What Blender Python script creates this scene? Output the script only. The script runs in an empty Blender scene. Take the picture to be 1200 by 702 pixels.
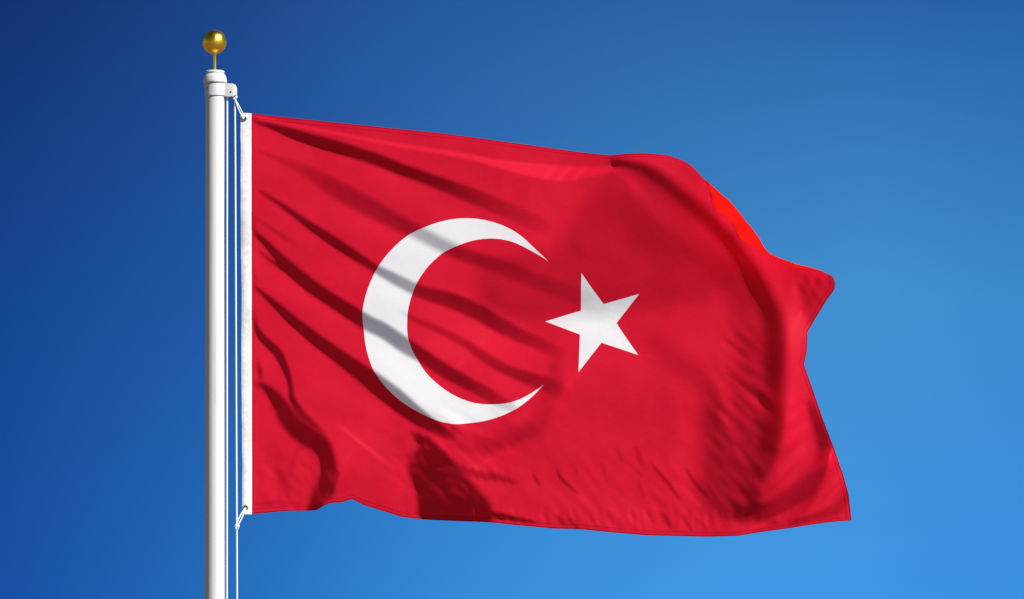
import bpy, bmesh, math, random
import numpy as np
R = math.radians
SC = bpy.context.scene
COL = SC.collection

# ------------------------------------------------------------------ scale
K = 0.0032                 # metres per unit of the drawing the flag was laid out in
DIST = 30.0                # camera to flag
CAM_Z = 4.2
FLAG_Z = 6.2               # height of the middle of the frame in the flag's plane

# ------------------------------------------------------------------ camera
cam = bpy.data.cameras.new('camera')
cam_o = bpy.data.objects.new('camera', cam)
COL.objects.link(cam_o)
cam_o.location = (0, -DIST, CAM_Z)
cam_o.rotation_euler = (R(90), 0, 0)
cam.sensor_width = 36.0
cam.lens = 36.0 * DIST / (1200 * K)
cam.shift_y = (FLAG_Z - CAM_Z) / (1200 * K)
cam.clip_start = 0.5
cam.clip_end = 20000
SC.camera = cam_o

# ------------------------------------------------------------------ light
L = np.array([0.62, -0.48, 0.62]); L /= np.linalg.norm(L)      # towards the sun
SUN_EL = math.asin(L[2]); SUN_AZ = math.atan2(L[0], L[1])      # azimuth from +Y towards +X
w = bpy.data.worlds.new('World'); SC.world = w
w.use_nodes = True
nt = w.node_tree; nt.nodes.clear()
def N(t, typ, **kw):
    n = t.nodes.new(typ)
    for k, v in kw.items(): setattr(n, k, v)
    return n
def lk(t, a, b): t.links.new(a, b)
def mth(t, op, a, b=None, c=None, clamp=False):
    n = N(t, 'ShaderNodeMath', operation=op, use_clamp=clamp)
    for i, v in enumerate((a, b, c)):
        if v is None: continue
        if isinstance(v, (int, float)): n.inputs[i].default_value = v
        else: lk(t, v, n.inputs[i])
    return n.outputs[0]
def mixc(t, f, a, b, blend='MIX'):
    n = N(t, 'ShaderNodeMix', data_type='RGBA', blend_type=blend)
    for i, v in ((0, f), (6, a), (7, b)):
        if isinstance(v, (int, float)): n.inputs[i].default_value = v
        elif isinstance(v, tuple): n.inputs[i].default_value = (*v, 1) if len(v) == 3 else v
        else: lk(t, v, n.inputs[i])
    return n.outputs[2]
def ramp(t, f, stops, mode='LINEAR'):
    n = N(t, 'ShaderNodeValToRGB'); lk(t, f, n.inputs[0])
    n.color_ramp.interpolation = mode
    e = n.color_ramp.elements
    while len(e) < len(stops): e.new(0.5)
    for q, (p, c) in zip(e, stops):
        q.position = p; q.color = (*c, 1)
    return n.outputs[0]
sky = N(nt, 'ShaderNodeTexSky', sky_type='NISHITA', sun_disc=False, sun_elevation=SUN_EL, sun_rotation=SUN_AZ,
        altitude=0, air_density=1.0, dust_density=0.4, ozone_density=3.0)
# fitted colour ramps, vignette painted in: deep blue upper left, paler low and right
tc = N(nt, 'ShaderNodeTexCoord')
sep = N(nt, 'ShaderNodeSeparateXYZ'); lk(nt, tc.outputs['Generated'], sep.inputs[0])
yy = mth(nt, 'MAXIMUM', sep.outputs[1], 0.02)
hx = mth(nt, 'DIVIDE', sep.outputs[0], yy)                     # tan of the azimuth off north
hz = mth(nt, 'DIVIDE', sep.outputs[2], yy)                     # tan of the elevation towards north
gx = mth(nt, 'MULTIPLY_ADD', hx, 1 / 0.128, 0.5, clamp=True)
z_lo = (FLAG_Z - 351 * K - CAM_Z) / DIST; z_hi = (FLAG_Z + 351 * K - CAM_Z) / DIST
gz = mth(nt, 'MULTIPLY_ADD', hz, 1 / (z_hi - z_lo), -z_lo / (z_hi - z_lo), clamp=True)
def lin(c): return tuple(((v / 255 + 0.055) / 1.055) ** 2.4 if v > 10 else v / 255 / 12.92 for v in c)
low = ramp(nt, gx, [(0.0, lin((24, 80, 163))), (0.34, lin((45, 126, 203))), (0.68, lin((65, 151, 227))), (1.0, lin((60, 145, 225)))], 'CARDINAL')
mid = ramp(nt, gx, [(0.0, lin((21, 69, 144))), (0.34, lin((43, 105, 178))), (0.80, lin((66, 142, 206))), (1.0, lin((60, 137, 205)))], 'CARDINAL')
high = ramp(nt, gx, [(0.0, lin((19, 50, 114))), (0.30, lin((33, 77, 146))), (0.62, lin((42, 98, 164))), (1.0, lin((38, 97, 166)))], 'CARDINAL')
g1 = mth(nt, 'MULTIPLY', gz, 2.0, clamp=True); g2 = mth(nt, 'MULTIPLY_ADD', gz, 2.0, -1.0, clamp=True)
deep = mixc(nt, g2, mixc(nt, g1, low, mid), high)
front = mth(nt, 'MULTIPLY_ADD', sep.outputs[1], 2.5, -1.2, clamp=True)
sc_ = N(nt, 'ShaderNodeVectorMath', operation='SCALE'); lk(nt, sky.outputs[0], sc_.inputs[0]); sc_.inputs['Scale'].default_value = 0.65
dv = N(nt, 'ShaderNodeVectorMath', operation='SCALE'); lk(nt, deep, dv.inputs[0]); dv.inputs['Scale'].default_value = 1.0
SKY_DEEP = dv
skyc = mixc(nt, front, sc_.outputs[0], dv.outputs[0])  # the fitted ramps replace the sky texture towards the north
bg = N(nt, 'ShaderNodeBackground'); lk(nt, skyc, bg.inputs[0])
SKY_STRENGTH = 0.05
bg.inputs[1].default_value = SKY_STRENGTH
wo = N(nt, 'ShaderNodeOutputWorld'); lk(nt, bg.outputs[0], wo.inputs[0])

sun = bpy.data.lights.new('sun', 'SUN'); sun.energy = 5.0; sun.angle = R(0.55); sun.color = (1.0, 0.965, 0.92)
sun_o = bpy.data.objects.new('sun', sun); COL.objects.link(sun_o)
from mathutils import Vector
sun_o.rotation_euler = Vector(L).to_track_quat('Z', 'Y').to_euler()
sun_o.location = (12, -10, 20)

SC.view_settings.view_transform = 'Standard'
SC.view_settings.look = 'None'
SC.view_settings.exposure = 0.87
SC.view_settings.gamma = 1.0
SC.view_settings.use_curve_mapping = False
SKY_DEEP.inputs['Scale'].default_value = 1.0 / (SKY_STRENGTH * 2 ** SC.view_settings.exposure)
SC.render.engine = 'CYCLES'
SC.cycles.max_bounces = 8
SC.cycles.transmission_bounces = 6

# ------------------------------------------------------------------ helpers
def X(px): return (px - 600) * K
def Z(py): return FLAG_Z - (py - 351) * K
def empty(name, loc, label=None, cat=None):
    o = bpy.data.objects.new(name, None); COL.objects.link(o); o.location = loc
    o.empty_display_size = 0.1
    if label: o['label'] = label
    if cat: o['category'] = cat
    return o
def link(name, me, mat, parent=None, smooth=True):
    o = bpy.data.objects.new(name, me); COL.objects.link(o)
    if mat: me.materials.append(mat)
    if smooth:
        for p in me.polygons: p.use_smooth = True
    if parent:
        o.parent = parent
        o.location = -parent.location if parent.parent is None else (0, 0, 0)   # meshes are drawn in world coordinates
    return o
def from_bm(name, bm, mat, parent=None, smooth=True, angle=35):
    bmesh.ops.recalc_face_normals(bm, faces=bm.faces)
    me = bpy.data.meshes.new(name); bm.to_mesh(me); bm.free()
    o = link(name, me, mat, parent, smooth)
    if smooth:
        me.set_sharp_from_angle(angle=R(angle))
    return o
def lathe(bm, prof, cx, cy, n=64):
    """prof: list of (radius, z)"""
    rings = []
    for r, z in prof:
        if r < 1e-6: rings.append([bm.verts.new((cx, cy, z))])
        else: rings.append([bm.verts.new((cx + r * math.cos(2 * math.pi * i / n), cy + r * math.sin(2 * math.pi * i / n), z)) for i in range(n)])
    for a, b in zip(rings, rings[1:]):
        for i in range(n):
            j = (i + 1) % n
            if len(a) == 1 and len(b) == 1: continue
            if len(a) == 1: bm.faces.new((a[0], b[i], b[j]))
            elif len(b) == 1: bm.faces.new((a[i], a[j], b[0]))
            else: bm.faces.new((a[i], a[j], b[j], b[i]))
def tube(bm, pts, r, n=10, twist=0.0):
    pts = [Vector(p) for p in pts]; rings = []
    up = Vector((0.31, 0.9, 0.12)).normalized()
    for i, p in enumerate(pts):
        d = (pts[min(i + 1, len(pts) - 1)] - pts[max(i - 1, 0)]).normalized()
        s = d.cross(up).normalized(); t = s.cross(d)
        rr = r[i] if isinstance(r, (list, tuple)) else r
        rings.append([bm.verts.new(p + (s * math.cos(2 * math.pi * k / n + twist * i) + t * math.sin(2 * math.pi * k / n + twist * i)) * rr) for k in range(n)])
    for a, b in zip(rings, rings[1:]):
        for k in range(n): bm.faces.new((a[k], a[(k + 1) % n], b[(k + 1) % n], b[k]))
    bm.faces.new(rings[0]); bm.faces.new(rings[-1][::-1])
def mat(name):
    m = bpy.data.materials.new(name); m.use_nodes = True
    return m, m.node_tree, m.node_tree.nodes['Principled BSDF']
def noise(t, scale, detail=4, coord='Object', vec=None, rough=0.55):
    n = N(t, 'ShaderNodeTexNoise'); n.inputs['Scale'].default_value = scale
    n.inputs['Detail'].default_value = detail; n.inputs['Roughness'].default_value = rough
    if vec is None:
        c = N(t, 'ShaderNodeTexCoord'); vec = c.outputs[coord]
    lk(t, vec, n.inputs['Vector'])
    return n.outputs[0]
# ------------------------------------------------------------------ materials
m_paint, t_, b_ = mat('white_paint')
c_ = N(t_, 'ShaderNodeTexCoord'); mp_ = N(t_, 'ShaderNodeMapping'); mp_.inputs['Scale'].default_value = (60, 60, 2.2)
lk(t_, c_.outputs['Object'], mp_.inputs[0])
f_ = noise(t_, 1.0, 7, vec=mp_.outputs[0], rough=0.65)
lk(t_, ramp(t_, f_, [(0.28, (0.36, 0.36, 0.36)), (0.42, (0.45, 0.45, 0.46)), (0.7, (0.49, 0.49, 0.50))]), b_.inputs['Base Color'])
b_.inputs['Roughness'].default_value = 0.42
bmp = N(t_, 'ShaderNodeBump'); bmp.inputs['Strength'].default_value = 0.06; bmp.inputs['Distance'].default_value = 0.002
lk(t_, noise(t_, 120, 3), bmp.inputs['Height']); lk(t_, bmp.outputs[0], b_.inputs['Normal'])

m_gold, t_, b_ = mat('gold_leaf')
f_ = noise(t_, 26, 5)
lk(t_, ramp(t_, f_, [(0.3, (0.85, 0.46, 0.03)), (0.7, (1.0, 0.66, 0.08))]), b_.inputs['Base Color'])
b_.inputs['Metallic'].default_value = 1.0
lk(t_, mth(t_, 'MULTIPLY_ADD', f_, 0.45, 0.06), b_.inputs['Roughness'])
bmp = N(t_, 'ShaderNodeBump'); bmp.inputs['Strength'].default_value = 0.45; bmp.inputs['Distance'].default_value = 0.004
lk(t_, f_, bmp.inputs['Height']); lk(t_, bmp.outputs[0], b_.inputs['Normal'])

m_rope, t_, b_ = mat('white_rope')
wv = N(t_, 'ShaderNodeTexWave', bands_direction='DIAGONAL'); wv.inputs['Scale'].default_value = 90
c_ = N(t_, 'ShaderNodeTexCoord'); lk(t_, c_.outputs['Object'], wv.inputs['Vector'])
lk(t_, ramp(t_, wv.outputs[1], [(0.1, (0.50, 0.53, 0.58)), (0.7, (0.62, 0.63, 0.65))]), b_.inputs['Base Color'])
b_.inputs['Roughness'].default_value = 0.8

m_brass, t_, b_ = mat('brass')
b_.inputs['Base Color'].default_value = (0.24, 0.20, 0.10, 1); b_.inputs['Metallic'].default_value = 1; b_.inputs['Roughness'].default_value = 0.38
m_dark, t_, b_ = mat('dark_metal')
b_.inputs['Base Color'].default_value = (0.03, 0.03, 0.032, 1); b_.inputs['Roughness'].default_value = 0.5

m_ground, t_, b_ = mat('paving')
f_ = noise(t_, 0.9, 8)
lk(t_, ramp(t_, f_, [(0.3, (0.10, 0.08, 0.06)), (0.7, (0.14, 0.11, 0.08))]), b_.inputs['Base Color'])
b_.inputs['Roughness'].default_value = 0.9

def cloth_mat(name, emblem):
    m = bpy.data.materials.new(name); m.use_nodes = True
    t = m.node_tree; t.nodes.clear()
    out = N(t, 'ShaderNodeOutputMaterial')
    uv = N(t, 'ShaderNodeUVMap'); uv.uv_map = 'weave'
    s = N(t, 'ShaderNodeSeparateXYZ'); lk(t, uv.outputs[0], s.inputs[0])
    x, y = s.outputs[0], s.outputs[1]
    # slight unevenness of dye
    dye = noise(t, 5.0, 5, vec=uv.outputs[0])
    thread = N(t, 'ShaderNodeTexNoise'); thread.inputs['Scale'].default_value = 1.0; thread.inputs['Detail'].default_value = 2
    mp = N(t, 'ShaderNodeMapping'); mp.inputs['Scale'].default_value = (30, 700, 1); lk(t, uv.outputs[0], mp.inputs[0]); lk(t, mp.outputs[0], thread.inputs['Vector'])
    if emblem:
        red_d = ramp(t, dye, [(0.3, (0.66, 0.0066, 0.035)), (0.7, (0.76, 0.0100, 0.046))])
        red_t = ramp(t, dye, [(0.3, (0.80, 0.010, 0.005)), (0.7, (0.88, 0.014, 0.007))])
        sl = N(t, 'ShaderNodeMapping'); sl.inputs['Scale'].default_value = (26, 190, 1); lk(t, uv.outputs[0], sl.inputs[0])
        slub = mth(t, 'MULTIPLY_ADD', noise(t, 1.0, 5, vec=sl.outputs[0], rough=0.7), 0.26, 0.87)
        sc2 = N(t, 'ShaderNodeVectorMath', operation='SCALE'); lk(t, red_d, sc2.inputs[0]); lk(t, slub, sc2.inputs['Scale']); red_d = sc2.outputs[0]
        def dist(cx, cy):
            a = mth(t, 'SUBTRACT', x, cx); b = mth(t, 'SUBTRACT', y, cy)
            return mth(t, 'SQRT', mth(t, 'ADD', mth(t, 'MULTIPLY', a, a), mth(t, 'MULTIPLY', b, b)))
        # units of the weave map: metres from the hoist's upper corner
        o_in = mth(t, 'LESS_THAN', dist(*CRESCENT[0]), CRESCENT[1])
        i_out = mth(t, 'GREATER_THAN', dist(*CRESCENT[2]), CRESCENT[3])
        cres = mth(t, 'MULTIPLY', o_in, i_out)
        acc = None
        for i in range(5):
            a, b = STAR[i], STAR[(i + 2) % 5]
            o3 = STAR[(i + 3) % 5]                                   # a tip on the centre's side of the line
            nx, ny = -(b[1] - a[1]), (b[0] - a[0]); c0 = -(nx * a[0] + ny * a[1])
            if nx * STAR_C[0] + ny * STAR_C[1] + c0 < 0: nx, ny, c0 = -nx, -ny, -c0
            v = mth(t, 'ADD', mth(t, 'MULTIPLY', x, nx), mth(t, 'MULTIPLY_ADD', y, ny, c0))
            h = mth(t, 'GREATER_THAN', v, 0.0)
            acc = h if acc is None else mth(t, 'ADD', acc, h)
        star = mth(t, 'GREATER_THAN', acc, 3.5)
        em = mth(t, 'MAXIMUM', cres, star)
        hu = N(t, 'ShaderNodeUVMap'); hu.uv_map = 'hem'
        hs = N(t, 'ShaderNodeSeparateXYZ'); lk(t, hu.outputs[0], hs.inputs[0])
        he = mth(t, 'MINIMUM', hs.outputs[0], hs.outputs[1])
        hem = mth(t, 'LESS_THAN', he, 6.0 * K)                       # the doubled edge
        seam = mth(t, 'LESS_THAN', mth(t, 'ABSOLUTE', mth(t, 'SUBTRACT', he, 5.6 * K)), 0.45 * K)
        dash = mth(t, 'GREATER_THAN', mth(t, 'FRACT', mth(t, 'MULTIPLY', mth(t, 'ADD', x, y), 110.0)), 0.3)
        seam = mth(t, 'MULTIPLY', seam, mth(t, 'MULTIPLY_ADD', dash, 0.45, 0.2))
        red_t = mixc(t, mth(t, 'MULTIPLY', hem, 0.35), red_t, (0.30, 0.0, 0.001))
        red_d = mixc(t, seam, red_d, (0.20, 0.002, 0.010))
        rim = mth(t, 'MULTIPLY', mth(t, 'LESS_THAN', he, 1.5 * K), 0.7)      # darker line along the outermost edge of the hem
        red_d = mixc(t, rim, red_d, (0.22, 0.002, 0.012)); red_t = mixc(t, rim, red_t, (0.15, 0.0, 0.001))
        cd = mixc(t, em, red_d, (0.90, 0.90, 0.915))
        ct = mixc(t, em, red_t, (0.90, 0.88, 0.88))
    else:
        cd = ramp(t, noise(t, 60.0, 6, vec=uv.outputs[0]), [(0.3, (0.66, 0.67, 0.69)), (0.7, (0.82, 0.82, 0.82))]); ct = (0.5, 0.5, 0.5, 1)
        st = None
        for px in (284.6, 292.2):
            q = mth(t, 'LESS_THAN', mth(t, 'ABSOLUTE', mth(t, 'SUBTRACT', x, (px - 600) * K)), 0.35 * K)
            st = q if st is None else mth(t, 'ADD', st, q)
        st = mth(t, 'MULTIPLY', st, mth(t, 'GREATER_THAN', mth(t, 'FRACT', mth(t, 'MULTIPLY', y, 120.0)), 0.35))
        cd = mixc(t, mth(t, 'MULTIPLY', st, 0.5), cd, (0.35, 0.35, 0.36))
    bp = N(t, 'ShaderNodeBump'); bp.inputs['Strength'].default_value = 0.10; bp.inputs['Distance'].default_value = 0.0012
    lk(t, thread.outputs[0], bp.inputs['Height'])
    bp2 = N(t, 'ShaderNodeBump'); bp2.inputs['Strength'].default_value = 0.35; bp2.inputs['Distance'].default_value = 0.008
    lk(t, noise(t, 7.0, 5, vec=uv.outputs[0]), bp2.inputs['Height']); lk(t, bp.outputs[0], bp2.inputs['Normal'])
    d = N(t, 'ShaderNodeBsdfDiffuse'); d.inputs['Roughness'].default_value = 0.3
    lk(t, cd, d.inputs[0]); lk(t, bp2.outputs[0], d.inputs['Normal'])
    tr = N(t, 'ShaderNodeBsdfTranslucent')
    if isinstance(ct, tuple): tr.inputs[0].default_value = ct
    else: lk(t, ct, tr.inputs[0])
    lk(t, bp2.outputs[0], tr.inputs['Normal'])
    mx = N(t, 'ShaderNodeMixShader'); mx.inputs[0].default_value = 0.50 if emblem else 0.2
    lk(t, d.outputs[0], mx.inputs[1]); lk(t, tr.outputs[0], mx.inputs[2])
    gl = N(t, 'ShaderNodeBsdfGlossy'); gl.inputs['Roughness'].default_value = 0.5
    gl.inputs[0].default_value = (0.9, 0.9, 0.9, 1); lk(t, bp2.outputs[0], gl.inputs['Normal'])
    mg = N(t, 'ShaderNodeMixShader'); mg.inputs[0].default_value = 0.004
    lk(t, mx.outputs[0], mg.inputs[1]); lk(t, gl.outputs[0], mg.inputs[2])
    lk(t, mg.outputs[0], out.inputs[0])
    return m
def fab(px, py): return ((px - 294) * K, (601 - py) * K)
CRESCENT = (fab(544.3, 376), 119.3 * K, fab(574.5, 377), 97 * K)
STAR = [fab(638.5, 377), fab(681.5, 320), fab(749, 344.5), fab(748, 416), fab(678.5, 435)]
STAR_C = fab(697, 378)

# ------------------------------------------------------------------ ground
GROUND = bmesh.new()
bmesh.ops.create_grid(GROUND, x_segments=8, y_segments=8, size=6000)
g = from_bm('ground', GROUND, m_ground, smooth=False); g['kind'] = 'structure'

# ------------------------------------------------------------------ the flag's shape
# The relief of the cloth: every fold is laid out as a stroke (x, y, half width) with a softness and the cosine
# its flank makes with the sun; the height field with those flanks is then solved for.
W0, H0, W1, H1 = 160, 0, 1140, 760
yy_, xx_ = np.mgrid[H0:H1, W0:W1].astype(float)
GAIN = math.hypot(L[0], L[2])
FLAT = -L[1]
C = np.full(xx_.shape, 0.52)
def smooth(a, b, v):
    t = np.clip((v - a) / (b - a + 1e-9), 0, 1); return t * t * (3 - 2 * t)
def stroke(pts, c, soft=4.0, a=1.0, rag=0.0):
    """pts: (x, y, half width[, strength])"""
    P = []
    for p in pts: P.append((p[0], p[1], p[2], p[3] if len(p) > 3 else 1.0))
    # densify with a Catmull-Rom curve
    Q = []
    n = len(P); A = np.array(P)
    for i in range(n - 1):
        p0, p1, p2, p3 = A[max(i - 1, 0)], A[i], A[i + 1], A[min(i + 2, n - 1)]
        for k in range(6):
            s = k / 6
            Q.append(0.5 * (2 * p1 + (p2 - p0) * s + (2 * p0 - 5 * p1 + 4 * p2 - p3) * s * s + (3 * p1 - p0 - 3 * p2 + p3) * s ** 3))
    Q.append(A[-1]); Q = np.array(Q)
    m = max(q[2] for q in Q) + soft + 4
    x0 = int(max(Q[:, 0].min() - m - W0, 0)); x1 = int(min(Q[:, 0].max() + m - W0, W1 - W0))
    y0 = int(max(Q[:, 1].min() - m - H0, 0)); y1 = int(min(Q[:, 1].max() + m - H0, H1 - H0))
    xs, ys = xx_[y0:y1, x0:x1], yy_[y0:y1, x0:x1]
    if rag:
        rs = np.random.RandomState(int(P[0][0] * 7 + P[0][1]))
        ys = ys + rag * (np.sin(xs * 0.61 + rs.rand() * 6) + 0.8 * np.sin(xs * 1.13 + ys * 0.4 + rs.rand() * 6))
    best = np.full(xs.shape, 1e9); al = np.zeros(xs.shape)
    for a_, b_ in zip(Q, Q[1:]):
        dx, dy = b_[0] - a_[0], b_[1] - a_[1]; l2 = dx * dx + dy * dy + 1e-9
        t = np.clip(((xs - a_[0]) * dx + (ys - a_[1]) * dy) / l2, 0, 1)
        d = np.hypot(xs - a_[0] - t * dx, ys - a_[1] - t * dy)
        wd = np.maximum(a_[2] + t * (b_[2] - a_[2]), 0.3); st = np.clip(a_[3] + t * (b_[3] - a_[3]), 0, 1)
        sf = np.minimum(soft, wd * 1.6 + 1.0)
        v = (1 - smooth(wd - sf / 2, wd + sf / 2, d)) * st
        al = np.maximum(al, v)
    al *= a
    C[y0:y1, x0:x1] = C[y0:y1, x0:x1] * (1 - al) + c * al
def blob(poly, c, soft=8.0, a=1.0):
    """a patch with a soft outline"""
    poly = np.array(poly, float)
    inside = np.zeros(xx_.shape, bool); dmin = np.full(xx_.shape, 1e9)
    n = len(poly)
    for i in range(n):
        (ax, ay), (bx, by) = poly[i], poly[(i + 1) % n]
        cond = ((ay > yy_) != (by > yy_)) & (xx_ < (bx - ax) * (yy_ - ay) / (by - ay + 1e-12) + ax)
        inside ^= cond
        dx, dy = bx - ax, by - ay; l2 = dx * dx + dy * dy + 1e-9
        t = np.clip(((xx_ - ax) * dx + (yy_ - ay) * dy) / l2, 0, 1)
        dmin = np.minimum(dmin, np.hypot(xx_ - ax - t * dx, yy_ - ay - t * dy))
    sd = np.where(inside, -dmin, dmin)
    al = a * (1 - smooth(-soft / 2, soft / 2, sd))
    C[:] = C * (1 - al) + c * al

DK = -0.05     # a flank turned just out of the sun
# broad zones
blob([(716, 186), (700, 215), (672, 255), (640, 290), (600, 300), (560, 320), (560, 372), (650, 372), (700, 368), (760, 362), (830, 352), (850, 320), (800, 250), (760, 200)], 0.24, 34)
blob([(835, 455), (870, 440), (905, 440), (905, 560), (870, 604), (830, 598), (815, 572), (824, 530), (818, 495)], 0.12, 38)
blob([(815, 290), (850, 300), (885, 340), (870, 352), (835, 345), (800, 350), (790, 320)], 0.28, 24)
blob([(835, 345), (870, 330), (895, 400), (895, 480), (860, 520), (840, 460)], 0.5, 24)
blob([(480, 330), (520, 340), (600, 380), (640, 405), (640, 450), (560, 460), (500, 420)], 0.54, 30)
# the sun-facing welt under the top hem
stroke([(300, 137, 1), (338, 145.6, 1.2), (406, 159, 1.6), (470, 171, 2), (543, 183, 3), (591, 194, 5), (650, 203, 9), (698, 201, 5), (716, 197, 3)], 0.85, 5)
# folds running down from the hoist
stroke([(295, 142.5, 1), (314, 146.5, 3), (348, 158, 5.5), (400, 174, 7), (440, 187, 7.2), (470, 199, 7), (494, 207.5, 7, .95), (530, 221, 8, .8), (567, 236, 9, .55), (603, 251, 9, .35), (635, 265, 9, .15)], DK, 6)
stroke([(303, 176.5, 1, .4), (326, 186, 3, .4), (362, 202, 7, .45), (387, 217, 10, .6), (411, 231, 11, .65), (447, 251, 10, .7), (470, 263, 9, .75), (499, 277.5, 8, .8), (523, 290, 8, .85), (543, 299, 8, .8), (567, 307, 8, .85), (596, 317, 9, .85), (620, 326, 9, .8), (650, 337, 9, .6), (685, 347, 9, .25)], 0.03, 10)
stroke([(304, 223.5, 1.2, .7), (326, 237.5, 2.6, .9), (363, 264, 4.5), (387, 280, 5.5), (404, 291.5, 5.5), (420, 302, 5.5, .95), (437, 313, 5, .9), (455, 323, 6, .85), (484, 338, 7, .8), (505, 346, 8, .8), (530, 353, 9, .85), (562, 366, 9, .9), (579, 376, 9, .85), (606, 391, 8, .7), (635, 404, 7, .5), (655, 414, 7, .25)], DK, 6)
stroke([(299, 256, 1.5, .3), (326, 273, 2.5, .5), (345, 285, 3, .2)], 0.1, 4)
stroke([(295, 271, 2.5), (309, 282, 3.5), (323, 297, 5), (338.5, 313, 7), (363, 334, 8), (387, 350.5, 8), (411, 366, 8.5), (428, 377, 9, .95), (450, 388, 9, .95), (475, 405, 9, .95), (497, 418, 8, .9), (518, 432, 8, .9), (543, 446, 7.5, .85), (567, 459, 7, .7), (600, 479, 6, .4)], DK, 6)
stroke([(303, 293, 1.2, .5), (315, 303, 2, .8), (330, 313, 3, .8)], DK, 3)
stroke([(296, 322, 2, .6), (300, 328, 1, .3)], DK, 3)
stroke([(470, 366, 2, .2), (485, 374, 3, .6), (518, 388, 4, .65), (550, 405, 4.5, .75), (574, 422, 6, .85), (596, 434, 6, .9), (625, 445, 8, .85), (646, 453, 9, .6), (660, 462, 9, .2)], 0.06, 6)
stroke([(296, 334, 1.3, .9), (319, 353, 3.5), (338, 370.5, 5), (363, 391.5, 6.5), (387, 410, 8), (411, 427.5, 9), (435, 445, 11), (459, 463, 12), (480, 480, 11), (497, 492, 9), (516, 504, 7), (531, 512, 4, .7)], DK, 6)
stroke([(295, 379, 4), (307, 395, 4.5), (324, 412, 5.5), (334, 431, 4.2), (340, 450, 3), (342, 466, 3.6), (353, 484, 4.5, .9), (369, 498, 3, .8), (380, 507, 2.5, .3)], DK, 4)
stroke([(304, 449, 3, .8), (315, 457, 5), (326, 471, 8), (338, 491, 11), (355, 507, 12), (374, 519, 11), (382, 533, 9.5), (385, 550, 9.5), (381, 567, 9.5), (373, 581, 9.5), (367, 594, 9)], -0.07, 8)
stroke([(302, 424, 1.5, .5), (304, 434, 3, .8), (305, 444, 2, .4)], DK, 3)
stroke([(295, 448, 2, .7), (300, 453, 2, .5)], DK, 3)
stroke([(324, 532, 5, .35), (331, 552, 7, .5), (336, 567, 7, .4), (338, 578, 5, .2)], 0.12, 9)
stroke([(342, 542, 1, .3), (348, 528, 1.6, .6), (362, 521, 1.6, .6)], 0.1, 3)
stroke([(397, 553, 1.2, .6), (393, 565, 2, .9), (388, 577, 2.2, 1), (383, 584, 2, .8)], DK, 3)
stroke([(395, 495, 1.5, .3), (405, 504, 1.6, .8), (426, 521, 2, .9), (445, 535, 2.5, .8), (470, 553, 3.5, .3)], 0.70, 7)
stroke([(300, 538, 1, .3), (312, 541, 1.2, .5)], 0.3, 3)
stroke([(298, 590, 2, .6), (330, 588, 2, .5), (350, 590, 2, .4)], 0.15, 4)
# the gathered pocket at the foot
blob([(477, 545), (486, 528), (500, 512), (514, 524), (530, 541), (545, 556), (560, 573), (576, 590), (578, 611), (500, 611), (489, 600), (488, 575), (478, 556)], DK, 10)
stroke([(484, 507, 3, .7), (497, 517, 7), (508, 530, 9), (525, 541, 6, .9)], DK, 5, rag=1.2)
stroke([(533, 547, 5, .8), (550, 554, 4.5, .8), (566, 557, 4.5, .75), (586, 560, 4, .7), (603, 565, 3, .5)], 0.04, 4, rag=1.4)
stroke([(576, 603, 4), (600, 607, 3), (627, 612, 2, .7)], DK, 3)
stroke([(478, 532, 3, .5), (484, 538, 3, .6)], 0.1, 3, rag=1)
stroke([(648, 455, 10, .5), (640, 477, 12, .6), (625, 500, 12, .75), (598, 515, 10, .7), (572, 523, 9, .55), (545, 522, 8, .3)], 0.08, 15)
stroke([(625, 556, 1, .5), (628, 562, 1.6, .7), (632, 568, 1.2, .5)], DK, 3)
stroke([(525, 495, 1.2, .4), (533, 503, 2, .6), (540, 508, 1.4, .4)], 0.1, 3)
# fine creases in the lower right
for c_ in ([(653.5, 549, 1, .7), (656, 558, 1.6, .9), (664, 567, 1.8, .9), (676, 577.5, 1.6, .6)],
           [(672, 544, 1, .2), (676, 553, 1.2, .4)], [(707, 544, 1.6, .3), (709, 561, 1.6, .3)], [(725, 528, 2, .3), (729, 541, 2, .3)],
           [(746, 526, 2.5, .4), (751, 541, 3, .4)], [(765, 545, 1, .8), (778, 559.5, 1.5, .9), (796, 582, 1.4, .6)],
           [(804, 549, 1.2, .6), (817, 568, 2, .9), (831, 582, 2, .8)], [(749, 563, 1.4, .4), (754, 581, 1.6, .3)],
           [(777, 600, 1.5, .7), (782, 608, 2.6, .9), (786, 616, 2.2, .8)], [(800, 604, 1.2, .4), (811, 620, 1.4, .6)],
           [(820, 609, 1.2, .4), (829, 618, 1.4, .5)], [(667, 608, 1.2, .6), (677, 619, 1.6, .9)], [(655, 606, 2.5, .6), (660, 613, 2.5, .6)],
           [(737, 543, 1.2, .3), (752, 557, 1.2, .4)], [(849, 396, 1, .3), (868, 412, 1.5, .5), (889, 431, 1.3, .3)],
           [(852, 437, 1, .4), (868, 450, 1.6, .6), (884, 463, 1.4, .4)], [(866, 420, 1, .3), (890, 438, 1.5, .4)],
           [(858, 448, 1, .3), (880, 468, 1.5, .5)], [(861, 471, 1.2, .4), (876, 489, 2, .6), (889, 509, 1.6, .4)],
           [(846, 500, 1.4, .3), (860, 527, 1.8, .6), (878, 548, 1.6, .4)], [(830, 566, 1.2, .6), (836, 578, 1.6, .8), (843, 589, 1.4, .6)],
           [(846, 560, 1.2, .3), (862, 578, 1.4, .4)], [(880, 541, 1.2, .5), (896, 556, 1.2, .4)]):
    stroke(c_, -0.08, 3.5, 0.85)
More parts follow.
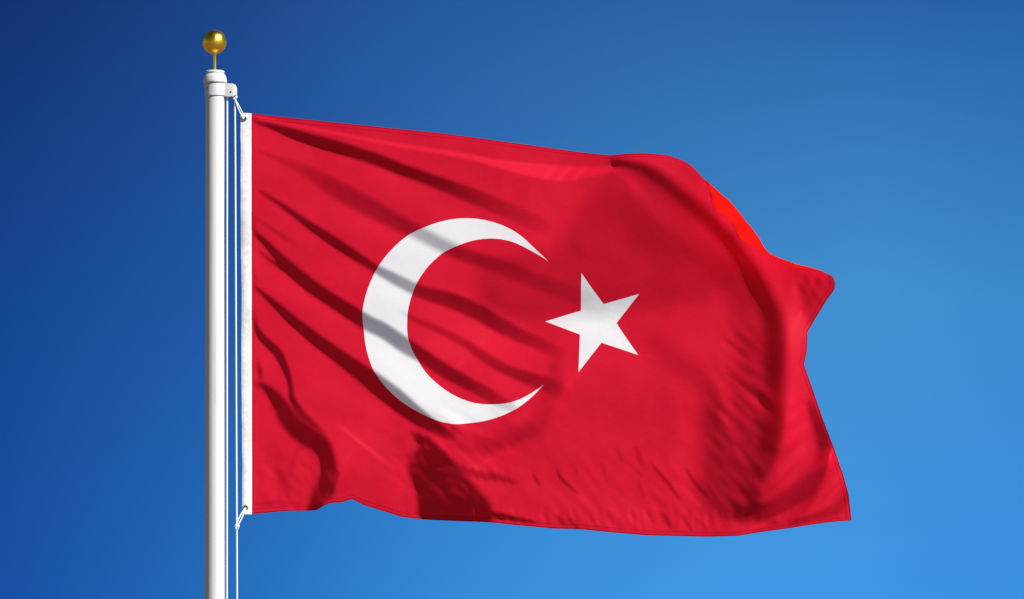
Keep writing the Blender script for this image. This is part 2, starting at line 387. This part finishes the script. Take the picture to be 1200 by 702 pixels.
for c_ in ([(844, 484, 3, .5), (858, 498, 4, .7), (872, 513, 3, .4)], [(860, 522, 1.5, .7), (871, 533, 1.5, .6)], [(866, 470, 3, .5), (882, 488, 4, .6)],
           [(850, 405, 4, .3), (880, 425, 5, .4)]):
    stroke(c_, 0.75, 6)
stroke([(760, 521, 5, .3), (752, 530, 5, .3)], 0.2, 8)
stroke([(765, 408, 14, .1), (800, 430, 15, .25), (824, 450, 13, .45), (838, 474, 12, .4)], 0.12, 20)
stroke([(779, 470, 12, .1), (782, 490, 12, .25), (784, 505, 9, .1)], 0.1, 16)
stroke([(650, 428, 8, .4), (652, 446, 8, .4)], 0.15, 12)
# the billow along the fly
stroke([(718, 196, 3, .5), (742, 219, 6, .8), (766, 241, 8, .9), (795, 267, 9, .9), (820, 286, 9, .7), (845, 312, 9, .3)], 0.44, 14)
blob([(915, 312), (940, 316), (965, 320), (980, 330), (960, 375), (940, 390), (926, 370)], 0.36, 18)
stroke([(945, 322, 4, .3), (938, 340, 5, .5), (946, 352, 4, .4)], 0.12, 8)
stroke([(760, 184, 4, .5), (781, 191, 7, .8), (805, 207, 8), (822, 230, 7), (842, 258, 6), (866, 284, 6), (895, 303, 6, .6)], 0.52, 9)
stroke([(760, 230, 8, .2), (800, 268, 14, .4), (845, 310, 18, .55), (872, 350, 20, .6), (882, 400, 20, .6), (880, 450, 22, .7), (876, 500, 26, .7), (868, 550, 26, .7), (850, 585, 20, .6)], 0.12, 34)
stroke([(719, 191, 3), (747, 198, 6), (771, 212, 8), (795, 231, 9), (820, 251, 10), (838, 268, 9), (856, 287, 9), (873, 309, 9.5), (883, 325, 10), (897, 353, 11), (905, 376, 12), (907.5, 400, 12), (906, 431, 12), (904, 465, 12), (906, 490, 12), (901, 523, 12), (893, 548, 12, .9), (878, 568, 12, .7)], -0.06, 17)
stroke([(930, 335, 7, .3), (932, 367, 11, .9), (937, 399, 14), (938, 431, 13), (936, 465, 11), (934, 490, 11), (934, 513, 11), (931, 533, 12), (917, 556, 11, .9), (900, 572, 9, .6)], 0.68, 14)
stroke([(955, 330, 2, .6), (951, 350, 3, .6), (942, 362, 3, .4)], 0.1, 6)
stroke([(948, 474, 4, .5), (956, 492, 6, .8), (963, 512, 8, .8), (966, 534, 9, .9), (959, 556, 12), (944, 574, 15), (924, 590, 15), (902, 600, 12, .9), (878, 600, 11, .7), (854, 597, 10, .5), (832, 590, 7, .3)], -0.02, 12)
stroke([(975, 528, 4, .5), (979, 548, 8), (974, 568, 10), (957, 588, 8), (930, 602, 5), (912, 609, 3)], 0.72, 8)
stroke([(993, 580, 4, .8), (976, 598, 6, .8), (950, 607, 4, .7), (925, 613, 3, .6)], 0.12, 5)

# crumpling where the cloth is loose: band-limited ripples, drawn out along the pull
def ripple(seed, ang, along, across):
    rs = np.random.RandomState(seed)
    ky = np.fft.fftfreq(C.shape[0]); kx = np.fft.fftfreq(C.shape[1])
    KX, KY = np.meshgrid(kx, ky)
    ca, sa = math.cos(R(ang)), math.sin(R(ang))
    p = (KX * ca + KY * sa) * along; q = (-KX * sa + KY * ca) * across
    f = np.real(np.fft.ifft2(np.fft.fft2(rs.randn(*C.shape)) * np.exp(-(p ** 2 + q ** 2) * 2.2) * np.minimum(1, (q ** 2) * 8)))
    return f / f.std()
def patch(x, y, rx, ry, soft=0.5):
    d = np.hypot((xx_ - x) / rx, (yy_ - y) / ry)
    return 1 - smooth(1 - soft, 1 + soft, d)
C += 0.020 * ripple(1, 28, 120, 34)
C += 0.018 * ripple(2, 52, 26, 9) * patch(735, 565, 120, 48)
C += 0.03 * ripple(3, 48, 24, 7) * np.maximum(patch(795, 595, 55, 34), 0.8 * patch(700, 600, 60, 22))
C += 0.065 * ripple(4, 46, 34, 9) * patch(868, 490, 34, 100)
C += 0.045 * ripple(5, 40, 14, 7) * patch(530, 545, 75, 42)
C += 0.04 * ripple(6, 60, 18, 8) * patch(345, 560, 55, 40)
C += 0.07 * ripple(7, 70, 16, 7) * patch(955, 335, 26, 26)
C += 0.04 * ripple(8, 35, 40, 8) * patch(560, 500, 90, 26)
C += 0.06 * ripple(9, 75, 12, 5) * patch(600, 608, 330, 13)
TOP = [(294, 132.5), (340, 138), (400, 144.5), (460, 150.8), (520, 157), (577, 164.5), (634, 172), (685, 179), (715, 182.5), (733, 181.3), (755, 181.5), (782, 184.5), (798, 190), (809.5, 196.5), (823, 211),
       (830, 221.5), (832.6, 238.6), (838.5, 249.5), (846, 253), (852, 255.5), (857, 262), (860, 271), (864, 280), (878, 288), (891, 295.5), (903, 301), (916, 308.5), (930, 314.5), (946, 316), (962, 319), (970, 322.5)]
BOT = [(294, 601.8), (338, 597.9), (370, 597), (378, 592.5), (384.5, 589.7), (393, 588.5), (401, 588), (412, 584), (425, 591), (447, 597.5), (470, 604.5), (506, 608), (540, 610), (574, 612), (606, 615.6), (650, 619.5), (679, 620), (720, 624), (759, 626.8), (800, 627.5), (830, 628.5), (864, 627.7), (890, 623.6), (927, 618.8), (965, 612.7), (998, 609.8)]
FLY = [(970, 322.5), (975, 325), (978, 331), (977.5, 340), (968, 353), (956, 372.5), (946, 389.5), (945, 413.7), (941.5, 428), (946, 440), (954.7, 464.5), (963, 489), (975, 520.7), (988.6, 557), (994.7, 581), (998, 609.8)]
OUTLINE = TOP + FLY[1:] + BOT[::-1][1:]
def solve_relief(iters=80, lam=0.04, mu=1.2e-5, nu=0.05):
    ky = np.fft.fftfreq(C.shape[0]) * 2 * np.pi; kx = np.fft.fftfreq(C.shape[1]) * 2 * np.pi
    KX, KY = np.meshgrid(kx, ky)
    dx, dy = L[0] / GAIN, -L[2] / GAIN                 # the sun's direction in drawing axes (y down)
    KL = KX * dx + KY * dy; KP = -KX * dy + KY * dx
    reg = lam * KP ** 2 + mu + nu * (KX ** 2 + KY ** 2) ** 2
    pre = 1.0 / (GAIN ** 2 * KL ** 2 * 0.9 + reg)
    inside = np.zeros(C.shape, bool)
    for (ax, ay), (bx, by) in zip(OUTLINE, OUTLINE[1:] + OUTLINE[:1]):
        inside ^= ((ay > yy_) != (by > yy_)) & (xx_ < (bx - ax) * (yy_ - ay) / (by - ay + 1e-12) + ax)
    for k in range(1, 10): inside |= np.roll(inside, (-1, 1), (0, 1)) & (xx_ > 735)   # carry the fly's slope past its edge
    wt = np.where(inside, 1.0, 0.0015)
    tgt = np.where(inside, C, FLAT)
    h = np.zeros(C.shape); hp = h
    ddx = lambda f: 0.5 * (np.roll(f, -1, 1) - np.roll(f, 1, 1))
    ddy = lambda f: 0.5 * (np.roll(f, -1, 0) - np.roll(f, 1, 0))
    for it in range(iters):
        y_ = h + min(0.9, it / (it + 3)) * (h - hp); hp = h
        gx, gy = ddx(y_), ddy(y_)
        root = np.sqrt(1 + gx ** 2 + gy ** 2)
        c = (FLAT - GAIN * (gx * dx + gy * dy)) / root
        r = wt * (c - tgt)
        vx = r * (-GAIN * dx / root - c * gx / root ** 2); vy = r * (-GAIN * dy / root - c * gy / root ** 2)
        grad = np.fft.fft2(-(ddx(vx) + ddy(vy))) + reg * np.fft.fft2(y_)
        h = y_ - 0.7 * np.real(np.fft.ifft2(pre * grad))
    return h
RELIEF = solve_relief()
def sample(F, x, y):
    x = np.clip(x - W0, 0, F.shape[1] - 1.001); y = np.clip(y - H0, 0, F.shape[0] - 1.001)
    i = x.astype(int); j = y.astype(int); fx = x - i; fy = y - j
    return F[j, i] * (1 - fx) * (1 - fy) + F[j, i + 1] * fx * (1 - fy) + F[j + 1, i] * (1 - fx) * fy + F[j + 1, i + 1] * fx * fy

def resample(pts, n, rnd=0):
    p = np.array(pts, float)
    d = np.r_[0, np.cumsum(np.hypot(*np.diff(p, axis=0).T))]
    s = np.linspace(0, d[-1], n)
    q = np.c_[np.interp(s, d, p[:, 0]), np.interp(s, d, p[:, 1])]
    for _ in range(rnd):
        q[1:-1] = 0.25 * q[:-2] + 0.5 * q[1:-1] + 0.25 * q[2:]
    return q
NU, NV = 461, 301
def cloth_grid():
    T = resample(TOP, NU, 4); B = resample(BOT, NU, 2); Rr = resample(FLY, NV, 3)
    Lf = np.c_[np.full(NV, 294.0), np.linspace(132.5, 601.8, NV)]
    u = np.linspace(0, 1, NU)[None, :, None]; v = np.linspace(0, 1, NV)[:, None, None]
    P = (1 - v) * T[None] + v * B[None] + (1 - u) * Lf[:, None] + u * Rr[:, None] \
        - ((1 - u) * (1 - v) * T[0] + u * (1 - v) * T[-1] + (1 - u) * v * B[0] + u * v * B[-1])
    return P
PG = cloth_grid()
HG = sample(RELIEF, PG[..., 0], PG[..., 1])
# at the hoist the cloth is sewn to a straight band
hold = smooth(294, 303, PG[..., 0])
H_HOIST = float(np.mean(HG[:, 0]))
HOIST_Y = PG[:, 0, 1]
HOIST_H = np.convolve(np.pad(HG[:, 0] - H_HOIST, 12, mode='edge'), np.ones(25) / 25, 'valid')
def hoist(py): return float(np.interp(py, HOIST_Y, HOIST_H))      # the band sways a little with the cloth
HG = (HG - H_HOIST) * hold + HOIST_H[:, None] * (1 - hold)
# the upper hem: turned back behind the cloth; towards the fly corner the turned edge is blown up over the fold
HOOD = [(823, 211), (830, 214.5), (840, 222.5), (850.4, 231.8), (861, 242.5), (871, 254), (880, 265.5), (888, 276.2), (895, 287.5), (902, 297.2), (914, 302.5), (927, 306.8), (946, 312.6), (958, 316.5), (968, 321)]
xs_h = np.array(HOOD)
i0 = int(np.argmin(np.hypot(PG[0, :, 0] - 824, PG[0, :, 1] - 212)))
i1 = NU - 1
NE = 14
ext = np.zeros((NE, NU, 3))
hood = resample(HOOD, i1 - i0 + 1, 2)
for i in range(NU):
    x, y = PG[0, i]; h = HG[0, i]
    inh = i0 <= i <= i1
    for k in range(NE):
        s = (k + 1) / NE
        if inh:
            q = hood[i - i0]
            gap = math.hypot(q[0] - x, q[1] - y)
            d = 10 * min(1.0, gap / 6); dp = 9 * gap * min(1.0, gap / 8) ** 0.5 * 0.24 + 4.2 * d
            if k < 4:                                              # over the fold and down behind it
                r = (k + 1) / 4
                ext[k, i] = (x - 0.5 * d * r, y + 0.9 * d * r, h - dp * r ** 0.7)
            else:
                r = (k - 3) / (NE - 4)
                bx, by, bh = x - 0.5 * d, y + 0.9 * d, h - dp
                ext[k, i] = (bx + (q[0] - bx) * r, by + (q[1] - by) * r, bh + (1.9 + 0.2 * math.sin(i * 0.21) + 0.1 * math.sin(i * 0.47 + 1)) * (gap + d) * r ** 1.25)
        else:
            ext[k, i] = (x, y + 5.0 * s, h - 1.2 * math.sin(math.pi * min(s * 1.2, 1)) - 0.5)
ext = ext[::-1]
XYH = np.concatenate([ext, np.dstack([PG, HG])], 0)
NR = NV + NE
Y_FLAG = 0.035
def world(a):
    return np.stack([(a[..., 0] - 600) * K, Y_FLAG - a[..., 2] * K, FLAG_Z - (a[..., 1] - 351) * K], -1)
V3 = world(XYH).reshape(-1, 3)
POLE_X = X(251.9)
flag = empty('flag', (X(290), Y_FLAG, Z(601)), 'red flag with white crescent and star, billowing in the wind from the flagpole', 'flag')
me = bpy.data.meshes.new('cloth')
jj, ii = np.mgrid[0:NR - 1, 0:NU - 1]
a = (jj * NU + ii).ravel()
faces = np.stack([a, a + NU, a + NU + 1, a + 1], 1)
me.vertices.add(len(V3)); me.vertices.foreach_set('co', V3.ravel())
me.loops.add(faces.size); me.loops.foreach_set('vertex_index', faces.ravel())
me.polygons.add(len(faces)); me.polygons.foreach_set('loop_start', np.arange(0, faces.size, 4)); me.polygons.foreach_set('loop_total', np.full(len(faces), 4))
uvh = me.uv_layers.new(name='hem')
HU = np.repeat(((1 - np.linspace(0, 1, NU)) * 715 * K)[None], NR, 0)
vv = np.linspace(0, 1, NV); HV = np.repeat((np.r_[np.full(NE, 0.02), np.minimum(vv, 1 - vv)] * 470 * K)[:, None], NU, 1)
uvh.data.foreach_set('uv', np.stack([HU, HV], -1).reshape(-1, 2)[faces.ravel()].ravel())
uvl = me.uv_layers.new(name='weave')
# the folds take up cloth, so the print wavers where they cross it
ky_ = np.fft.fftfreq(C.shape[0]); kx_ = np.fft.fftfreq(C.shape[1])
SM = np.real(np.fft.ifft2(np.fft.fft2(RELIEF) * np.exp(-2 * (np.pi * 22) ** 2 * (ky_[:, None] ** 2 + kx_[None] ** 2))))
TAKE = 0.45 * sample(RELIEF - SM, XYH[..., 0], XYH[..., 1])
UVP = np.stack([(XYH[..., 0] + TAKE * 0.5 - 294) * K, (601 - XYH[..., 1] + TAKE) * K], -1)
UVP[:NE, :, 1] += 0.35                                             # the turned hem lies beyond the emblem
uvl.data.foreach_set('uv', UVP.reshape(-1, 2)[faces.ravel()].ravel())
me.update(calc_edges=True); me.validate()
m_cloth = cloth_mat('red_bunting', True)
cloth = link('cloth', me, m_cloth, flag)

# header band: white canvas, a thin slab down the hoist
m_canvas = cloth_mat('white_canvas', False)
bm = bmesh.new()
nz, nx = 90, 6
rng = random.Random(4)
grid = {}
wob = [0.0]
for j in range(nz + 1): wob.append(wob[-1] * 0.8 + rng.uniform(-1, 1) * 0.5)
for side in (0, 1):
    for j in range(nz + 1):
        v = j / nz
        xl = 281.8 + 1.4 * v + 0.25 * math.sin(v * 17) + 0.25 * wob[j]
        xr = 294.6
        py = 132 + (602 - 132) * v
        for i in range(nx + 1):
            s = i / nx
            puff = 0.9 * math.sin(math.pi * s) ** 0.5
            h = (puff + 0.5 * wob[j] * math.sin(math.pi * s)) * (1 if side == 0 else -1)
            grid[side, j, i] = bm.verts.new((X(xl + (xr - xl) * s), Y_FLAG - (h + hoist(py)) * K, Z(py + (0.6 * s if j == 0 else 0))))
for side in (0, 1):
    for j in range(nz):
        for i in range(nx):
            q = [grid[side, j, i], grid[side, j + 1, i], grid[side, j + 1, i + 1], grid[side, j, i + 1]]
            bm.faces.new(q if side == 0 else q[::-1])
for j in range(nz):
    for i in (0, nx):
        bm.faces.new([grid[0, j, i], grid[0, j + 1, i], grid[1, j + 1, i], grid[1, j, i]])
for i in range(nx):
    for j in (0, nz):
        bm.faces.new([grid[0, j, i], grid[0, j, i + 1], grid[1, j, i + 1], grid[1, j, i]])
header = from_bm('header_band', bm, m_canvas, flag, angle=60)
header.data.uv_layers.new(name='weave')
for lp in header.data.loops:
    co = header.data.vertices[lp.vertex_index].co
    header.data.uv_layers['weave'].data[lp.index].uv = (co.x, co.z)
# grommets: a rolled brass ring with the dark eye behind it
def grommet(px, py):
    yf = Y_FLAG - hoist(py) * K
    bm = bmesh.new()
    n, mm = 28, 10
    ro, rt = 2.3 * K, 0.8 * K
    vs = [[bm.verts.new((X(px) + (ro + rt * math.cos(2 * math.pi * b / mm)) * math.cos(2 * math.pi * a / n), yf - 1.3 * K - rt * 0.7 * math.sin(2 * math.pi * b / mm),
            Z(py) + (ro + rt * math.cos(2 * math.pi * b / mm)) * math.sin(2 * math.pi * a / n))) for b in range(mm)] for a in range(n)]
    for a in range(n):
        for b in range(mm):
            bm.faces.new((vs[a][b], vs[(a + 1) % n][b], vs[(a + 1) % n][(b + 1) % mm], vs[a][(b + 1) % mm]))
    g = from_bm('grommet', bm, m_brass, header)
    bm = bmesh.new()
    ring = [bm.verts.new((X(px) + ro * math.cos(2 * math.pi * a / n), yf - 1.25 * K, Z(py) + ro * math.sin(2 * math.pi * a / n))) for a in range(n)]
    back = [bm.verts.new((v.co.x, yf - 0.95 * K, v.co.z)) for v in ring]
    bm.faces.new(ring); bm.faces.new(back[::-1])
    for a in range(n): bm.faces.new((ring[a], ring[(a + 1) % n], back[(a + 1) % n], back[a]))
    e = from_bm('eyelet_hole', bm, m_dark, header)
    return g
grommet(286.2, 138.6); grommet(287.3, 594.2)

# ------------------------------------------------------------------ the flagpole
PY = 0.0
pole = empty('flagpole', (POLE_X, PY, 0), 'tall white painted flagpole with a gold ball on top and a pulley arm', 'flagpole')
def rz(px, py): return (px * K, Z(py))
bm = bmesh.new()
r_top, r_bot = 11.1 * K, 12.1 * K
z_b = Z(702)
prof = [(0, 0.02), (0.07, 0.02)]
for i in range(41):
    z = 0.02 + (Z(111) - 0.02) * i / 40
    f = min(max((z - z_b) / (Z(111) - z_b), -2), 1)
    prof.append((r_bot + (r_top - r_bot) * f, z))
prof.append((0, Z(111)))
lathe(bm, prof, POLE_X, PY, 96)
shaft = from_bm('shaft', bm, m_paint, pole)
bm = bmesh.new()
lathe(bm, [(0.0, 0.0), (0.17, 0.0), (0.17, 0.015), (0.15, 0.03), (0.09, 0.05), (0.0595, 0.075), (0.0595, 0.1), (0, 0.1)], POLE_X, PY, 64)
from_bm('base_collar', bm, m_paint, pole)
bm = bmesh.new()
prof = [(0, 112.8), (11.4, 112.8), (12.5, 112.2), (12.5, 98.6), (12.1, 97.9), (13.6, 97.2), (14.2, 96.0), (14.1, 94.4), (13.4, 91.0), (12.2, 88.2), (11.3, 87.0), (10.7, 86.4), (10.9, 85.6), (11.4, 84.8), (11.0, 83.4), (9.5, 82.6), (4, 82.0), (0, 81.8)]
lathe(bm, [(r * K, Z(y)) for r, y in prof], POLE_X, PY, 80)
cap = from_bm('cap', bm, m_paint, pole, angle=28)
# set screw on the collar
bm = bmesh.new()
ang = R(-132)
sx, sy = POLE_X + 12.6 * K * math.cos(ang), PY + 12.6 * K * math.sin(ang)
bmesh.ops.create_cone(bm, cap_ends=True, segments=16, radius1=1.0 * K, radius2=0.9 * K, depth=0.9 * K)
bmesh.ops.rotate(bm, verts=bm.verts, cent=(0, 0, 0), matrix=__import__('mathutils').Matrix.Rotation(R(90), 3, 'X'))
bmesh.ops.rotate(bm, verts=bm.verts, cent=(0, 0, 0), matrix=__import__('mathutils').Matrix.Rotation(ang + R(90), 3, 'Z'))
bmesh.ops.translate(bm, verts=bm.verts, vec=(sx, sy, Z(103.5)))
from_bm('set_screw', bm, m_dark, cap)
# pulley arm: a cheeked bracket with a rounded nose
def arm_outline():
    pts = [(262.5, 98.2), (271.5, 98.2)]
    for k in range(1, 9):
        a_ = k / 9 * math.pi / 2
        pts.append((271.5 + 6.2 * math.sin(a_), 104.2 - 6.0 * math.cos(a_)))
    pts += [(277.7, 104.5), (277.7, 111.6), (276.6, 112.6), (273.5, 112.6), (270.5, 113.8), (262.5, 113.4)]
    return pts
def prism(bm, pts, y0, y1, bev=0.0):
    f = [bm.verts.new((X(x), y0, Z(y))) for x, y in pts]; b = [bm.verts.new((X(x), y1, Z(y))) for x, y in pts]
    ff = bm.faces.new(f); fb = bm.faces.new(b[::-1])
    n = len(f)
    for i in range(n): bm.faces.new((f[i], b[i], b[(i + 1) % n], f[(i + 1) % n]))
    if bev:
        es = list(set(list(ff.edges) + list(fb.edges)))
        bmesh.ops.bevel(bm, geom=es, offset=bev, segments=2, affect='EDGES', profile=0.6)
bm = bmesh.new()
prism(bm, arm_outline(), PY - 5.2 * K, PY - 1.7 * K, 0.7 * K)
prism(bm, arm_outline(), PY + 1.7 * K, PY + 5.2 * K, 0.7 * K)
prism(bm, [(262.6, 98.6), (271, 98.6), (271, 101), (262.6, 101)], PY - 1.69 * K, PY + 1.69 * K)
arm = from_bm('pulley_arm', bm, m_paint, pole)
bm = bmesh.new()
cxp, czp, rp = X(270.6), Z(108.2), 5.6 * K
nn = 40
rings = []
for (r, y) in ((rp, -1.5), (rp, -1.1), (rp * 0.8, -0.3), (rp * 0.8, 0.3), (rp, 1.1), (rp, 1.5)):
    rings.append([bm.verts.new((cxp + r * math.cos(2 * math.pi * k / nn), PY + y * K, czp + r * math.sin(2 * math.pi * k / nn))) for k in range(nn)])
for a_, b_ in zip(rings, rings[1:]):
    for k in range(nn): bm.faces.new((a_[k], a_[(k + 1) % nn], b_[(k + 1) % nn], b_[k]))
bm.faces.new(rings[0][::-1]); bm.faces.new(rings[-1])
from_bm('sheave', bm, m_dark, arm)
bm = bmesh.new()
bmesh.ops.create_cone(bm, cap_ends=True, segments=18, radius1=1.3 * K, radius2=1.1 * K, depth=11.2 * K)
bmesh.ops.rotate(bm, verts=bm.verts, cent=(0, 0, 0), matrix=__import__('mathutils').Matrix.Rotation(R(90), 3, 'X'))
bmesh.ops.translate(bm, verts=bm.verts, vec=(cxp, PY, czp))
from_bm('pin', bm, m_brass, arm)
# finial
bm = bmesh.new()
rs, zc = 14.2 * K, Z(49.3)
prof = []
for i in range(49):
    a_ = math.pi * i / 48
    prof.append((rs * math.sin(a_), zc - rs * math.cos(a_)))
lathe(bm, prof, POLE_X - 0.6 * K, PY, 72)
ball = from_bm('ball', bm, m_gold, pole)
bm = bmesh.new()
prof = [(0, 83.5), (2.6, 83.5), (2.6, 81.6), (1.9, 80.8), (1.75, 66.5), (1.85, 65.2), (2.1, 64.0), (2.1, 62.6), (0, 62.6)]
lathe(bm, [(r * K, Z(y)) for r, y in prof], POLE_X - 0.3 * K, PY, 32)
from_bm('spindle', bm, m_gold, ball)

# cleat low on the pole, where the halyard is made fast
bm = bmesh.new()
zc_ = 1.15; xr_ = POLE_X + r_bot + 0.012
tube(bm, [(xr_ + 0.02, PY, zc_ - 0.11), (xr_ + 0.022, PY, zc_ - 0.07), (xr_ + 0.012, PY, zc_ - 0.03), (xr_ + 0.008, PY, zc_), (xr_ + 0.012, PY, zc_ + 0.03), (xr_ + 0.022, PY, zc_ + 0.07), (xr_ + 0.02, PY, zc_ + 0.11)],
     [0.006, 0.009, 0.012, 0.014, 0.012, 0.009, 0.006], 12)
from_bm('cleat', bm, m_paint, pole)

# ------------------------------------------------------------------ the halyard
hal = empty('halyard', (X(270), PY, 1.0), 'thin white double rope running down beside the flagpole and tied to the flag', 'rope')
rr_ = 1.05 * K
def rope(name, pts, r=rr_, n=10):
    bm = bmesh.new(); tube(bm, pts, r, n)
    return from_bm(name, bm, m_rope, hal, angle=80)
# over the sheave, one fall close to the pole, one fall out along the flag
path = []
for k in range(24):
    f = k / 23
    path.append((X(266.3 - 0.2 * math.sin(f * 3.1)), PY - 5.0 * K * min(1.0, (1 - f) * 12), 1.18 + (Z(108) - 1.18) * f))
for k in range(1, 9):
    a_ = math.pi - math.pi * k / 9
    path.append((cxp + 4.6 * K * math.cos(a_), PY, czp + 4.6 * K * math.sin(a_)))
for k in range(0, 25):
    f = k / 24
    xx = 275.2 if f == 0 else 275.4 + 2.4 * min(1, f * 3.0)
    path.append((X(xx), PY - 0.1 * K, Z(109) + (1.18 - Z(109)) * f))
rope('line', path)
def strand(p, q, sag, y0, y1):
    return [(X(p[0] + (q[0] - p[0]) * f + sag * math.sin(math.pi * f)), y0 + (y1 - y0) * f, Z(p[1] + (q[1] - p[1]) * f)) for f in [i / 10 for i in range(11)]]
yt, yb = [Y_FLAG - (2.6 + hoist(q)) * K for q in (138, 594)]
rope('tie', strand((274.8, 115.5), (286.4, 138.5), 0.9, PY - 1.5 * K, yt), 0.7 * K)
rope('tie', strand((275.4, 116.0), (285.2, 139.5), -0.9, PY - 2.6 * K, yt), 0.7 * K)
rope('tie', strand((287.6, 594.5), (278.0, 617.0), 0.8, yb, PY - 1.5 * K), 0.7 * K)
rope('tie', strand((286.2, 595.0), (276.8, 616.0), -0.9, yb, PY - 2.4 * K), 0.7 * K)
def knot(px, py, s):
    pts = []
    for k in range(60):
        t = 2 * math.pi * k / 59
        pts.append((X(px) + s * K * (math.sin(t) + 2 * math.sin(2 * t)) * 0.55, PY - 1.0 * K - s * K * math.sin(3 * t) * 0.7, Z(py) + s * K * (math.cos(t) - 2 * math.cos(2 * t)) * 0.55))
    rope('knot', pts, 0.95 * K)
knot(275.2, 114.5, 1.5); knot(277.6, 617.5, 1.6)
